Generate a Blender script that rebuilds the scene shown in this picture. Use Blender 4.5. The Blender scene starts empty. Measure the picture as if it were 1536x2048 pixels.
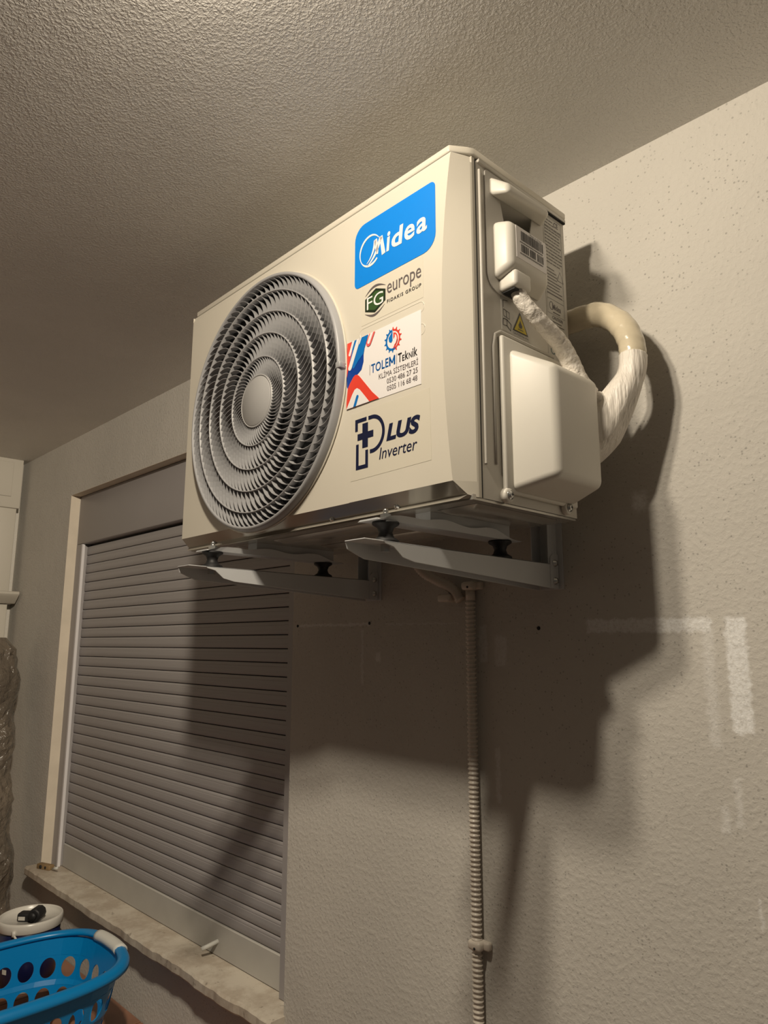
import bpy, bmesh, math, random
from mathutils import Vector, Matrix
PI = math.pi
random.seed(7)
S = bpy.context.scene
COL = S.collection

# ---------------------------------------------------------------- camera
cd = bpy.data.cameras.new('camera'); cam = bpy.data.objects.new('camera', cd); COL.objects.link(cam)
YAW, PITCH, ROLL, FPX = -0.8000, 0.1832, 0.0017, 1428.0
fwd = Vector((math.sin(YAW)*math.cos(PITCH), math.cos(YAW)*math.cos(PITCH), math.sin(PITCH)))
right = Vector((math.cos(YAW), -math.sin(YAW), 0)); up = right.cross(fwd)
r2 = right*math.cos(ROLL)+up*math.sin(ROLL); u2 = -right*math.sin(ROLL)+up*math.cos(ROLL)
cam.matrix_world = Matrix(((r2.x, u2.x, -fwd.x, .6156), (r2.y, u2.y, -fwd.y, -1.1457), (r2.z, u2.z, -fwd.z, -.206), (0, 0, 0, 1)))
cd.sensor_fit = 'VERTICAL'; cd.sensor_height = 24; cd.lens = FPX/2048*24; cd.clip_start = .02
S.camera = cam
# ---------------------------------------------------------------- world, lamps, exposure
w = bpy.data.worlds.new('world'); S.world = w; w.use_nodes = True
w.node_tree.nodes['Background'].inputs[0].default_value = (.02, .022, .03, 1)
w.node_tree.nodes['Background'].inputs[1].default_value = .3
S.view_settings.view_transform = 'Standard'; S.view_settings.look = 'None'
S.view_settings.gamma = 1; S.view_settings.use_curve_mapping = False
S.view_settings.exposure = 0.0
def lamp(name, loc, power, col, rad):
    l = bpy.data.lights.new(name, 'POINT'); l.energy = power; l.color = col; l.shadow_soft_size = rad
    l.use_nodes = True; nt = l.node_tree; em = nt.nodes['Emission']   # fall-off made gentler than a real bulb's, to spread the brightness
    fo = nt.nodes.new('ShaderNodeLightFalloff'); fo.inputs['Strength'].default_value = 1.0
    ma = nt.nodes.new('ShaderNodeMath'); ma.operation = 'MULTIPLY_ADD'; ma.inputs[1].default_value = LIN
    mb_ = nt.nodes.new('ShaderNodeMath'); mb_.operation = 'MULTIPLY'; mb_.inputs[1].default_value = CON
    nt.links.new(fo.outputs['Linear'], ma.inputs[0]); nt.links.new(fo.outputs['Constant'], mb_.inputs[0]); nt.links.new(mb_.outputs[0], ma.inputs[2])
    nt.links.new(ma.outputs[0], em.inputs['Strength'])
    o = bpy.data.objects.new(name, l); COL.objects.link(o); o.location = loc
LIN, CON = 1.42, .62
lamp('ceiling_bulb', (-.045, -.835, .664), 10, (1, .875, .695), .028)
lamp('ceiling_bulb', (.045, -.900, .662), 10, (1, .875, .695), .028)

# ---------------------------------------------------------------- materials
MATS = {}
def mat(name, col, rough=.5, metal=0, bump=None, spec=.5, coat=0, var=None):
    m = bpy.data.materials.new(name); m.use_nodes = True; MATS[name] = m
    nt = m.node_tree; b = nt.nodes['Principled BSDF']
    b.inputs['Base Color'].default_value = (*col, 1); b.inputs['Roughness'].default_value = rough
    b.inputs['Metallic'].default_value = metal; b.inputs['Specular IOR Level'].default_value = spec
    b.inputs['Coat Weight'].default_value = coat
    tc = nt.nodes.new('ShaderNodeTexCoord')
    sc, dist = bump if bump else (60, .00008)
    n = nt.nodes.new('ShaderNodeTexNoise'); n.inputs['Scale'].default_value = sc; n.inputs['Detail'].default_value = 3
    nt.links.new(tc.outputs['Object'], n.inputs['Vector'])
    bp = nt.nodes.new('ShaderNodeBump'); bp.inputs['Distance'].default_value = dist; bp.inputs['Strength'].default_value = 1
    nt.links.new(n.outputs['Fac'], bp.inputs['Height']); nt.links.new(bp.outputs['Normal'], b.inputs['Normal'])
    if var:
        vs, amt = var
        n2 = nt.nodes.new('ShaderNodeTexNoise'); n2.inputs['Scale'].default_value = vs; n2.inputs['Detail'].default_value = 4
        nt.links.new(tc.outputs['Object'], n2.inputs['Vector'])
        r = nt.nodes.new('ShaderNodeValToRGB')
        r.color_ramp.elements[0].position = .3; r.color_ramp.elements[1].position = .7
        r.color_ramp.elements[0].color = (*[c*(1-amt) for c in col], 1); r.color_ramp.elements[1].color = (*[min(1, c*(1+amt*.5)) for c in col], 1)
        nt.links.new(n2.outputs['Fac'], r.inputs['Fac']); nt.links.new(r.outputs['Color'], b.inputs['Base Color'])
    return m
class NB:
    """small node helper"""
    def __init__(s, m): s.nt = m.node_tree; s.N = s.nt.nodes; s.L = s.nt.links
    def m(s, op, a, b=None, c=None, clamp=False):
        n = s.N.new('ShaderNodeMath'); n.operation = op; n.use_clamp = clamp
        for i, v in enumerate((a, b, c)):
            if v is None: continue
            if isinstance(v, (int, float)): n.inputs[i].default_value = v
            else: s.L.new(v, n.inputs[i])
        return n.outputs[0]
    def noise(s, vec, scale, detail=3, rough=.5):
        n = s.N.new('ShaderNodeTexNoise'); n.inputs['Scale'].default_value = scale; n.inputs['Detail'].default_value = detail
        n.inputs['Roughness'].default_value = rough; s.L.new(vec, n.inputs['Vector']); return n.outputs['Fac']
    def ss(s, v, lo, hi):
        n = s.N.new('ShaderNodeMapRange'); n.interpolation_type = 'SMOOTHSTEP'
        n.inputs['From Min'].default_value = lo; n.inputs['From Max'].default_value = hi; s.L.new(v, n.inputs['Value']); return n.outputs[0]
    def mix(s, f, a, b):
        n = s.N.new('ShaderNodeMix'); n.data_type = 'RGBA'
        if isinstance(f, (int, float)): n.inputs[0].default_value = f
        else: s.L.new(f, n.inputs[0])
        for i, v in ((6, a), (7, b)):
            if isinstance(v, tuple): n.inputs[i].default_value = (*v, 1)
            else: s.L.new(v, n.inputs[i])
        return n.outputs[2]
def plaster(name, col, big, fine, patches=(), pits=False, rough=.85, spec=.25, bigscale=110):
    m = mat(name, col, rough, spec=spec); nb = NB(m); N = nb.N; L = nb.L; b = N['Principled BSDF']
    tc = [n for n in N if n.type == 'TEX_COORD'][0].outputs['Object']
    bp = [n for n in N if n.type == 'BUMP'][0]
    n1 = nb.ss(nb.noise(tc, bigscale, 2, .45), .4, .68); n2 = nb.noise(tc, 420, 2); n3 = nb.noise(tc, 14, 3)
    h = nb.m('ADD', nb.m('MULTIPLY', n1, big), nb.m('MULTIPLY', n2, fine))
    h = nb.m('ADD', h, nb.m('MULTIPLY', n3, .0015))
    c = nb.mix(nb.ss(nb.noise(tc, 2.2, 4), .35, .7), tuple(x*.95 for x in col), tuple(min(1, x*1.03) for x in col))
    if pits:
        v = N.new('ShaderNodeTexVoronoi'); v.inputs['Scale'].default_value = 150; L.new(tc, v.inputs['Vector'])
        sx = N.new('ShaderNodeSeparateColor'); L.new(v.outputs['Color'], sx.inputs[0])
        size = nb.m('MULTIPLY', nb.ss(sx.outputs[0], .35, 1.0), .26)
        dens = nb.ss(nb.noise(tc, 5, 3), .30, .55)
        pit = nb.m('MULTIPLY', nb.m('LESS_THAN', v.outputs['Distance'], size), dens)
        c = nb.mix(nb.m('MULTIPLY', pit, .55), c, tuple(x*.45 for x in col))
        h = nb.m('SUBTRACT', h, nb.m('MULTIPLY', pit, .0012))
    if patches:
        sp = N.new('ShaderNodeSeparateXYZ'); L.new(tc, sp.inputs[0])
        wob = nb.m('MULTIPLY', nb.m('SUBTRACT', nb.noise(tc, 60, 4, .7), .5), .022)
        px = nb.m('ADD', sp.outputs[0], wob); pz = nb.m('ADD', sp.outputs[2], wob)
        rub = nb.ss(nb.noise(tc, 180, 3, .7), .3, .6)
        for (x0, z0, x1, z1, amt, pc, soft) in patches:
            a = nb.m('MULTIPLY', nb.ss(px, x0-soft, x0+soft), nb.m('SUBTRACT', 1, nb.ss(px, x1-soft, x1+soft)))
            a = nb.m('MULTIPLY', a, nb.m('MULTIPLY', nb.ss(pz, z0-soft, z0+soft), nb.m('SUBTRACT', 1, nb.ss(pz, z1-soft, z1+soft))))
            a = nb.m('MULTIPLY', nb.m('MULTIPLY', a, amt), nb.m('MULTIPLY_ADD', rub, .6, .4))
            c = nb.mix(a, c, pc)
    L.new(c, b.inputs['Base Color'])
    L.new(h, bp.inputs['Height']); bp.inputs['Distance'].default_value = 1.0
    return m
W_ = (.80, .80, .79); G_ = (.30, .25, .2)
M_wall = plaster('wall_plaster', (.545, .52, .475), .0004, .0003, pits=True, patches=[
    (-.05, -.185, .165, -.163, .8, W_, .003), (.185, -.335, .215, -.165, 1.0, W_, .004), (.15, -.36, .166, -.17, .35, W_, .005),
    (-.885, -.163, -.61, -.157, .5, W_, .0015), (-.56, -.163, -.34, -.160, .3, W_, .001), (-.29, -.24, -.272, -.17, .4, W_, .004), (-.252, -.245, -.225, -.19, .4, W_, .004),
    (-.64, -.30, -.632, -.17, .3, W_, .003), (-.59, -.245, -.575, -.225, .5, W_, .003), (.18, -.47, .19, -.40, .35, W_, .004), (.158, -.48, .17, -.44, .4, W_, .004),
    (-.257, -.50, -.247, -.40, .45, W_, .003), (.20, -.60, .205, -.56, .5, W_, .002),
    (.03, .152, .052, .20, .4, W_, .003), 
    (.05, .02, .075, .05, .8, W_, .008)])
M_wall2 = plaster('side_wall_plaster', (.56, .53, .48), .0006, .0004)
M_ceil = plaster('ceiling_stipple', (.72, .70, .66), .0009, .0004, rough=.6, spec=.3, bigscale=230)
M_lowbounce = plaster('low_bounce_plaster', (.05, .055, .06), .0006, .0004)  # for the unseen walls, made nearly black to cut bounce light
M_reveal = mat('reveal_paint', (.62, .55, .45), .7, var=(12, .08))
M_floor = mat('terracotta_tile', (.27, .13, .08), .35, var=(6, .3))
M_floorfar = mat('low_bounce_terracotta', (.10, .065, .05), .4, var=(6, .3))  # unseen stretch of floor, darkened to cut its red bounce light
M_grout = mat('grout', (.22, .17, .13), .9)
M_cream = mat('cream_enamel', (.70, .655, .56), .32, coat=.15, var=(5, .02))
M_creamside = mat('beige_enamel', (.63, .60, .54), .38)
M_plastic = mat('ivory_plastic', (.72, .69, .62), .42, var=(9, .03))
M_grey = mat('grey_plastic', (.37, .37, .38), .4)
M_hub = mat('hub_grey_plastic', (.42, .415, .41), .45)
M_dark = mat('black_interior', (.012, .013, .016), .45)
M_fan = mat('black_blade', (.02, .022, .03), .3)
M_rub = mat('black_rubber', (.012, .012, .013), .55)
M_white_metal = mat('white_powder_coat', (.60, .61, .62), .42)
M_zinc = mat('zinc_steel', (.62, .62, .60), .28, metal=.9)
M_base = mat('galvanised_pan', (.52, .50, .46), .22, metal=.55)
M_shut = mat('grey_shutter', (.335, .315, .315), .45, var=(4, .04))
M_shutlip = mat('lit_shutter_edge', (.66, .64, .65), .5)  # paler copy of the shutter grey, paints the light on the guide's inner face
M_bar = mat('pale_bottom_bar', (.47, .455, .42), .55, var=(8, .08))
M_gap = mat('dark_gap', (.02, .02, .02), .8)
M_blue = mat('sticker_blue', (0, .235, .80), .4)
M_swhite = mat('sticker_white', (.86, .83, .82), .35)
M_clear = mat('clear_film', (.695, .65, .545), .16)
M_navy = mat('navy_ink', (.008, .012, .045), .4)
M_black = mat('black_ink', (.03, .025, .025), .45)
M_greyink = mat('grey_ink', (.12, .10, .10), .5)
M_green = mat('green_ink', (.035, .085, .022), .4)
M_greend = mat('dark_green_ink', (.012, .022, .010), .4)
M_red = mat('red_ink', (.80, .06, .035), .4)
M_blue2 = mat('mid_blue_ink', (0, .17, .55), .4)
M_blue3 = mat('deep_blue_ink', (0, .05, .33), .4)
M_label = mat('label_grey', (.60, .58, .53), .5)
M_yellow = mat('warning_yellow', (.62, .48, .02), .5)
M_tealink = mat('teal_ink', (.03, .12, .12), .5)
M_tape = mat('white_wrap_tape', (.78, .73, .66), .40, bump=(70, .006))
M_tape3 = mat('white_wrap_folds', (.78, .73, .66), .42, bump=(85, .004))
for n_ in (M_tape3,):
    nb_ = NB(n_); mp0 = nb_.N.new('ShaderNodeMapping'); mp0.inputs['Scale'].default_value = (1.6, 1.6, .13); mp0.inputs['Rotation'].default_value = (0, .25, 0)
    nb_.L.new([q for q in nb_.N if q.type == 'TEX_COORD'][0].outputs['Object'], mp0.inputs[0]); nb_.L.new(mp0.outputs[0], [q for q in nb_.N if q.type == 'TEX_NOISE'][0].inputs['Vector'])
M_tape2 = mat('clear_wrapped_hose', (.66, .58, .43), .22, bump=(35, .0012), coat=.4, var=(18, .12))
M_conduit = mat('ivory_conduit', (.66, .60, .52), .35)
M_basket = mat('blue_plastic', (.0, .20, .50), .32)
M_gripw = mat('white_grip', (.62, .62, .58), .5)
M_bucket = mat('white_bucket_plastic', (.62, .60, .55), .28)
M_navyl = mat('navy_label', (.008, .012, .06), .3)
M_bag = mat('brown_plastic_wrap', (.16, .13, .10), .22, bump=(30, .02), coat=.7, var=(5, .35))
M_caswhite = mat('casing_paint', (.50, .47, .41), .5)
# stone sill: veins and stains
M_stone = mat('stained_stone', (.50, .44, .36), .5)
nb = NB(M_stone); tcs = [n for n in nb.N if n.type == 'TEX_COORD'][0].outputs['Object']
c_ = nb.mix(nb.ss(nb.noise(tcs, 7, 6, .7), .42, .62), (.42, .36, .29), (.56, .51, .43))
c_ = nb.mix(nb.m('MULTIPLY', nb.ss(nb.noise(tcs, 26, 4, .7), .62, .68), .5), c_, (.13, .10, .07))
nb.L.new(c_, nb.N['Principled BSDF'].inputs['Base Color'])
# shutter slats: fine horizontal ribbing along z
M_slat = mat('grey_slat', (.335, .315, .315), .45)
nb = NB(M_slat); tcs = [n for n in nb.N if n.type == 'TEX_COORD'][0].outputs['Object']
mp = nb.N.new('ShaderNodeMapping'); mp.inputs['Scale'].default_value = (1.2, 1, 260); nb.L.new(tcs, mp.inputs[0])
c_ = nb.mix(nb.noise(mp.outputs[0], 1.0, 2), (.28, .265, .265), (.385, .365, .365)); nb.L.new(c_, nb.N['Principled BSDF'].inputs['Base Color'])

# ---------------------------------------------------------------- mesh helpers
class MB:
    def __init__(s): s.v = []; s.f = []; s.sm = []
    def add(s, vs, fs, smooth=False):
        k = len(s.v); s.v += [tuple(v) for v in vs]
        for f in fs: s.f.append([i+k for i in f]); s.sm.append(smooth)
        return s
    def box(s, x0, y0, z0, x1, y1, z1):
        return s.add([(x0, y0, z0), (x1, y0, z0), (x1, y1, z0), (x0, y1, z0), (x0, y0, z1), (x1, y0, z1), (x1, y1, z1), (x0, y1, z1)],
                     [(0, 3, 2, 1), (4, 5, 6, 7), (0, 1, 5, 4), (1, 2, 6, 5), (2, 3, 7, 6), (3, 0, 4, 7)])
    def frustum(s, a, b):   # two 4-point loops
        return s.add(list(a)+list(b), [(3, 2, 1, 0), (4, 5, 6, 7), (0, 1, 5, 4), (1, 2, 6, 5), (2, 3, 7, 6), (3, 0, 4, 7)])
    def loops(s, rings, close=True, cap0=False, cap1=False, smooth=True, cyc=False):
        n = len(rings[0]); vs = [p for r in rings for p in r]; fs = []
        R = len(rings)
        for i in range(R if cyc else R-1):
            for j in range(n if close else n-1):
                a = i*n+j; b = i*n+(j+1) % n; c = ((i+1) % R)*n+(j+1) % n; d = ((i+1) % R)*n+j; fs.append((a, b, c, d))
        if cap0: fs.append(tuple(range(n))[::-1])
        if cap1: fs.append(tuple((R-1)*n+j for j in range(n)))
        return s.add(vs, fs, smooth)
    def lathe(s, prof, n=48, c=(0, 0, 0), axis='z', smooth=True, cyc=False):
        rings = []
        for r, h in prof:
            ring = []
            for j in range(n):
                a = 2*PI*j/n; u, v = r*math.cos(a), r*math.sin(a)
                if axis == 'z': p = (c[0]+u, c[1]+v, c[2]+h)
                elif axis == 'y': p = (c[0]+u, c[1]+h, c[2]+v)
                else: p = (c[0]+h, c[1]+u, c[2]+v)
                ring.append(p)
            rings.append(ring)
        return s.loops(rings, cap0=not cyc and prof[0][0] > 1e-6, cap1=not cyc and prof[-1][0] > 1e-6, smooth=smooth, cyc=cyc)
    def tube(s, pts, rad, n=14, cap=True, fn=None):
        pts = [Vector(p) for p in pts]; rings = []; ref = None
        for i, p in enumerate(pts):
            t = (pts[min(i+1, len(pts)-1)]-pts[max(i-1, 0)]).normalized()
            if ref is None:
                ref = Vector((0, 0, 1)) if abs(t.z) < .9 else Vector((1, 0, 0))
            ref = (ref - t*ref.dot(t)).normalized(); bi = t.cross(ref)
            r = rad(i/(len(pts)-1)) if callable(rad) else rad
            ring = []
            for j in range(n):
                a = 2*PI*j/n; rr = r*(fn(i, a) if fn else 1)
                ring.append(p+ref*math.cos(a)*rr+bi*math.sin(a)*rr)
            rings.append(ring)
        return s.loops(rings, cap0=cap, cap1=cap)
    def extrude(s, poly, axis, a, b):   # poly in 2D -> prism between a and b on axis
        def P(u, v, h): return {'x': (h, u, v), 'y': (u, h, v), 'z': (u, v, h)}[axis]
        n = len(poly); return s.add([P(u, v, a) for u, v in poly]+[P(u, v, b) for u, v in poly],
            [tuple(range(n))[::-1], tuple(range(n, 2*n))]+[(i, (i+1) % n, n+(i+1) % n, n+i) for i in range(n)])
    def build(s, name, m, parent=None, off=(0, 0, 0), bevel=0, seg=2, label=None, solid=0, kind=None, wn=False):
        me = bpy.data.meshes.new(name)
        me.from_pydata([(v[0]-off[0], v[1]-off[1], v[2]-off[2]) for v in s.v], [], s.f)
        me.polygons.foreach_set('use_smooth', s.sm); me.materials.append(m)
        bm = bmesh.new(); bm.from_mesh(me)
        bmesh.ops.recalc_face_normals(bm, faces=bm.faces[:])
        if bevel:
            es = [e for e in bm.edges if len(e.link_faces) == 2 and e.calc_face_angle(0) > .5]
            bmesh.ops.bevel(bm, geom=es, offset=bevel, segments=seg, profile=.5, affect='EDGES', clamp_overlap=True)
            if seg > 1 or wn:
                for f in bm.faces: f.smooth = True
        bm.to_mesh(me); bm.free()
        if bevel and seg > 1:
            me.set_sharp_from_angle(angle=.9)
        o = bpy.data.objects.new(name, me); COL.objects.link(o)
        if parent: o.parent = parent
        if solid:
            md = o.modifiers.new('solidify', 'SOLIDIFY'); md.thickness = solid; md.offset = 0
        if label: o['label'] = label
        if kind: o['kind'] = kind
        return o
def thing(name, label, cat, loc=(0, 0, 0), rotz=0, group=None):
    o = bpy.data.objects.new(name, None); COL.objects.link(o); o.empty_display_size = .05
    o.location = loc; o.rotation_euler = (0, 0, rotz); o['label'] = label; o['category'] = cat
    if group: o['group'] = group
    return o
def tag(o, label, cat, group=None):
    o['label'] = label; o['category'] = cat
    if group: o['group'] = group
    return o
def struct(o): o['kind'] = 'structure'; return o
def rrect(x0, y0, x1, y1, r, n=6):
    rs = r if isinstance(r, (tuple, list)) else (r,)*4; out = []
    for (cx, cy, a0, q) in ((x1, y1, 0, 0), (x0, y1, 90, 1), (x0, y0, 180, 2), (x1, y0, 270, 3)):
        r_ = rs[q]; ox = cx+(-r_ if q in (0, 3) else r_); oy = cy+(-r_ if q in (0, 1) else r_)
        for k in range(n+1):
            a = math.radians(a0+90*k/n); out.append((ox+r_*math.cos(a), oy+r_*math.sin(a)))
    return out
def catmull(P, n=10):
    P = [Vector(p) for p in P]; Q = [P[0]*2-P[1]]+P+[P[-1]*2-P[-2]]; out = []
    for i in range(1, len(Q)-2):
        for k in range(n):
            t = k/n; a, b, c, d = Q[i-1], Q[i], Q[i+1], Q[i+2]
            out.append(.5*((2*b)+(-a+c)*t+(2*a-5*b+4*c-d)*t*t+(-a+3*b-3*c+d)*t**3))
    out.append(P[-1]); return out

# ---------------------------------------------------------------- the room
XL, XR, YF, ZC, ZF = -3.2, 2.0, -2.6, .689, -1.32
wx0, wx1, wz0, wz1 = -2.52, -.904, -1.075, .43
mw = MB()
for a in ((XL-.1, 0, ZF-.05, wx0, .2, ZC+.1), (wx1, 0, ZF-.05, XR+.1, .2, ZC+.1), (wx0, 0, wz1, wx1, .2, ZC+.1), (wx0, 0, ZF-.05, wx1, .2, wz0-.031)):
    mw.box(*a)
struct(mw.build('wall_back', M_wall))
struct(MB().box(XL-.2, YF-.1, ZF-.1, XL, .0, ZC+.1).build('wall_left', M_wall2))
struct(MB().box(XR, YF-.1, ZF-.1, XR+.2, .0, ZC+.1).build('wall_right', M_lowbounce))
struct(MB().box(XL, YF-.2, ZF-.1, XR, YF, ZC+.1).build('wall_front', M_lowbounce))
struct(MB().box(XL, YF, ZC, XR, 0, ZC+.15).build('ceiling', M_ceil))
fl = struct(MB().box(XL, YF, ZF-.15, XR, 0, ZF-.008).build('floor', M_grout))
tm = None
for i in range(13):
    for j in range(8):
        x0, y1 = XL+.4*i, -.002-.33*j
        if x0 > -.9 or y1 < -1.5: continue
        if tm is None:
            o = MB().box(.002, -.326, -.008, .396, -.002, 0).build('floor_tile', M_floor, fl, bevel=.0015, seg=1); tm = o
        else:
            o = tm.copy(); COL.objects.link(o); o.parent = fl
        o.location = (x0, y1, ZF)
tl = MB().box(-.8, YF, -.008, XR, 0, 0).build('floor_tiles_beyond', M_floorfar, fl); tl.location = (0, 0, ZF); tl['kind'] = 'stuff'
tl2 = MB().box(XL, YF, -.008, -.8, -1.98, 0).build('floor_tiles_beyond', M_floor, fl); tl2.location = (0, 0, ZF); tl2['kind'] = 'stuff'

# window_1: roller shutter in its recess
win = bpy.data.objects.new('window_1', None); COL.objects.link(win); win['kind'] = 'structure'
e = .0006
MB().box(wx0, 0, wz0, wx0+e*2, .04, wz1).build('reveal', M_reveal, win)
MB().box(wx0+.002, .0, wz1-e*2, wx1-.002, .04, wz1).build('reveal', M_reveal, win, label='painted soffit of the recess')
MB().box(wx0+.001, .04, .215, wx1-.001, .19, wz1-.001).build('shutter_box', M_shut, win, bevel=.004)
mg = MB(); mg.box(wx0+.001, .04, wz0+.001, wx0+.055, .12, .2145); mg.build('guide_rail', M_shut, win, bevel=.001, seg=1)
MB().box(wx0+.055, .041, wz0+.001, wx0+.063, .052, .2135).build('guide_lip', M_shutlip, win)
MB().box(wx1-.075, .04, wz0+.001, wx1-.001, .12, .2145).build('guide_rail', M_shut, win, bevel=.001, seg=1)
MB().box(wx0+.066, .075, wz0+.002, wx1-.077, .078, .214).build('shutter_backing', M_gap, win)
sx0, sx1, pitch = wx0+.062, wx1-.0755, .0385
prof = [(0, -.0186), (-.0066, -.0180), (-.0084, -.0155), (-.0090, -.004), (-.0089, .0070), (-.0082, .0078), (-.0084, .0086), (-.0082, .0150), (-.0062, .0178), (0, .0181)]
slat0 = None
z = .205-pitch/2; k = 0
while z-pitch/2 > -1.012:
    if slat0 is None:
        m_ = MB(); n = len(prof)
        m_.add([(sx0, y, zz) for y, zz in prof]+[(sx1, y, zz) for y, zz in prof], [(i, i+1, n+i+1, n+i) for i in range(n-1)]+[tuple(range(n))[::-1], tuple(range(n, 2*n))], True)
        slat0 = o = m_.build('slat', M_slat, win); o.data.set_sharp_from_angle(angle=.6)
    else:
        o = slat0.copy(); COL.objects.link(o); o.parent = win
    o.location = (0, .072+.0006*math.sin(k*1.7), z); z -= pitch; k += 1
MB().box(sx0, .060, wz0+.001, sx1, .073, z+pitch/2-.001).build('bottom_bar', M_bar, win, bevel=.002, seg=1)
# cable stub poking out of the bottom bar
mb = MB(); mb.tube([(-1.30, .062, -1.035), (-1.31, .03, -1.045), (-1.315, .018, -1.049)], .006, 10)
mb.build('cord_stopper', M_gripw, win)
# sill slab with broken front edge
sill = []
n = 90
xs = [wx0-.04+(wx1+.005-wx0+.04)*i/n for i in range(n+1)]
ys = [-.047+(i/n)*(.004*math.sin(i*.31)+.0022*math.sin(i*.83+1)+.0010*math.sin(i*1.9))+random.uniform(-.0006, .0006) for i in range(n+1)]
ms = MB(); rings = []
for x, y in zip(xs, ys):
    c = .004+random.uniform(0, .003)
    yb = .0 if x < wx0 else .10
    rings.append([(x, y+.002, wz0-.03), (x, y, wz0-.026), (x, y, wz0-c), (x, y+c, wz0), (x, yb, wz0), (x, yb, wz0-.03)])
ms.loops(rings, cap0=True, cap1=True, smooth=False)
so = ms.build('window_sill', M_stone, win)

# casing on the left wall with its ledge
cas = bpy.data.objects.new('window_2', None); COL.objects.link(cas); cas['kind'] = 'structure'
MB().box(XL, -1.3, .445, -3.1, -.03, ZC).build('shutter_box', M_caswhite, cas, bevel=.003)
MB().box(XL, -.16, .035, -3.11, -.040, .445).build('frame', M_caswhite, cas, bevel=.003)
MB().box(XL, -.16, -.9, -3.11, -.040, -.02).build('frame', M_caswhite, cas, bevel=.003)
MB().box(XL, -1.1, -.9, -3.14, -.16, .445).build('shutter_curtain', M_caswhite, cas, bevel=.002)
MB().box(-3.1, -1.2, .50, -3.094, -.075, .67).build('panel_moulding', M_caswhite, cas, bevel=.002)
m_ = MB(); m_.extrude([(XL, .035), (-3.09, .04), (-3.04, .038), (-3.035, .026), (-3.05, .012), (-3.09, -.018), (XL, -.02)], 'y', -1.2, -.012)
m_.build('ledge', M_caswhite, cas, bevel=.004)

# ---------------------------------------------------------------- outdoor unit
W, H, YB, YFR = .814, .557, -.1, -.389
unit = thing('outdoor_unit', 'cream air conditioner outdoor unit with round grey grille, mounted high on wall brackets', 'air conditioner', (0, YB, 0), -.0157)
OF = (0, YB, 0)
def U(mb, name, m, parent=unit, **k): return mb.build(name, m, parent, off=OF, **k)
CX, CZ, CR = -.512, .262, .256
# front panel: sheet with a round opening, bent lip below, chamfered right edge
mp_ = MB(); n = 96; RH = .249
x0, x1, z0, z1 = -W, -.245, .022, .533
def onrect(a):
    c, s_ = math.cos(a), math.sin(a); t = []
    if c > 1e-9: t.append((x1-CX)/c)
    if c < -1e-9: t.append((x0-CX)/c)
    if s_ > 1e-9: t.append((z1-CZ)/s_)
    if s_ < -1e-9: t.append((z0-CZ)/s_)
    t = min(t); return (CX+c*t, YFR, CZ+s_*t)
angs = sorted([2*PI*i/n for i in range(n)]+[math.atan2(zz-CZ, xx-CX) % (2*PI) for xx in (x0, x1) for zz in (z0, z1)])
RH = .2475
out = [onrect(a) for a in angs]
inn = [(CX+RH*math.cos(a), YFR, CZ+RH*math.sin(a)) for a in angs]
mp_.loops([out, inn], smooth=False)
# raised collar around the grille
mp_.lathe([(.2580, .0), (.2600, -.0022), (.2590, -.0035), (.2560, -.0035), (.2560, .0)], 96, (CX, YFR, CZ), 'y', cyc=True)
# top strip + bottom lip
mp_.add([(x0, YFR, z1), (x1, YFR, z1), (x1, YFR+.003, H-.0125), (x0, YFR+.003, H-.0125)], [(0, 1, 2, 3)])
lipz = -.001; lipy = YFR+.020
zs = [.0225+(.533-.0225)*i/16 for i in range(17)]
def ridge(z):
    t = (z-.28)/.26; return -.036+.022*t*t*(1 if t > 0 else .75)
ed = [(ridge(z), YFR, z) for z in zs]
mp_.add([(x1, YFR, z) for z in zs]+ed, [(i, 17+i, 18+i, i+1) for i in range(16)])
ce = [(-.001, YFR+.031, z) for z in zs]
mp_.add(ed+ce, [(i, 17+i, 18+i, i+1) for i in range(16)], True)
ce2 = [(0, -.348, z) for z in zs]
mp_.add([(0, YFR+.034, z) for z in zs]+ce2, [(i, 17+i, 18+i, i+1) for i in range(16)])
mp_.add(ce+[(0, YFR+.034, z) for z in zs], [(i, 17+i, 18+i, i+1) for i in range(16)])
mp_.add([(x1, YFR, z1), ed[-1], ce[-1], (0, YFR+.034, z1), (0, -.348, z1), (0, -.348, H-.0125), (0, YFR+.034, H-.0125), (-.003, YFR+.033, H-.0125), (ridge(.53), YFR+.003, H-.0125), (x1, YFR+.003, H-.0125)],
        [(0, 1, 8, 9), (1, 2, 7, 8), (2, 3, 6, 7), (3, 4, 5, 6)])
# left side return
mp_.add([(x0, YFR, z0), (x0, YFR, H-.0125), (x0-.001, YB, H-.0125), (x0-.001, YB, z0)], [(0, 1, 2, 3)])
# right lower corner strip
mp_.add([ce[0], (0, YFR+.034, .0225), (0, -.348, .0225), (0, -.348, 0), (0, YFR+.034, 0), (-.001, YFR+.031, 0), ed[0], (-.0074, YFR+.018, .003)],
        [(0, 1, 4, 5), (1, 2, 3, 4), (6, 0, 5, 7)])
pnl = U(mp_, 'front_panel', M_cream); pnl.data.set_sharp_from_angle(angle=.3)
ml = MB()
nl = 40; top = []; mid = []; bot = []
for i in range(nl+1):
    x = x0+(ridge(.03)-x0)*i/nl
    top.append((x, YFR, .0225)); mid.append((x, lipy-.002, .004)); bot.append((x, lipy-.006, -.003))
top.append((ridge(.0225)+.0005, YFR+.0005, .0225)); mid.append((-.0076, lipy-.002, .003)); bot.append((-.002, YFR+.03, -.001))
ml.loops([top, mid, bot], close=False, smooth=False)
ml.add([bot[0], bot[-1], (0, -.36, -.001), (0, -.34, 0.0), (x0, -.34, 0.0)], [(0, 1, 2, 3, 4)])
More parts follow.
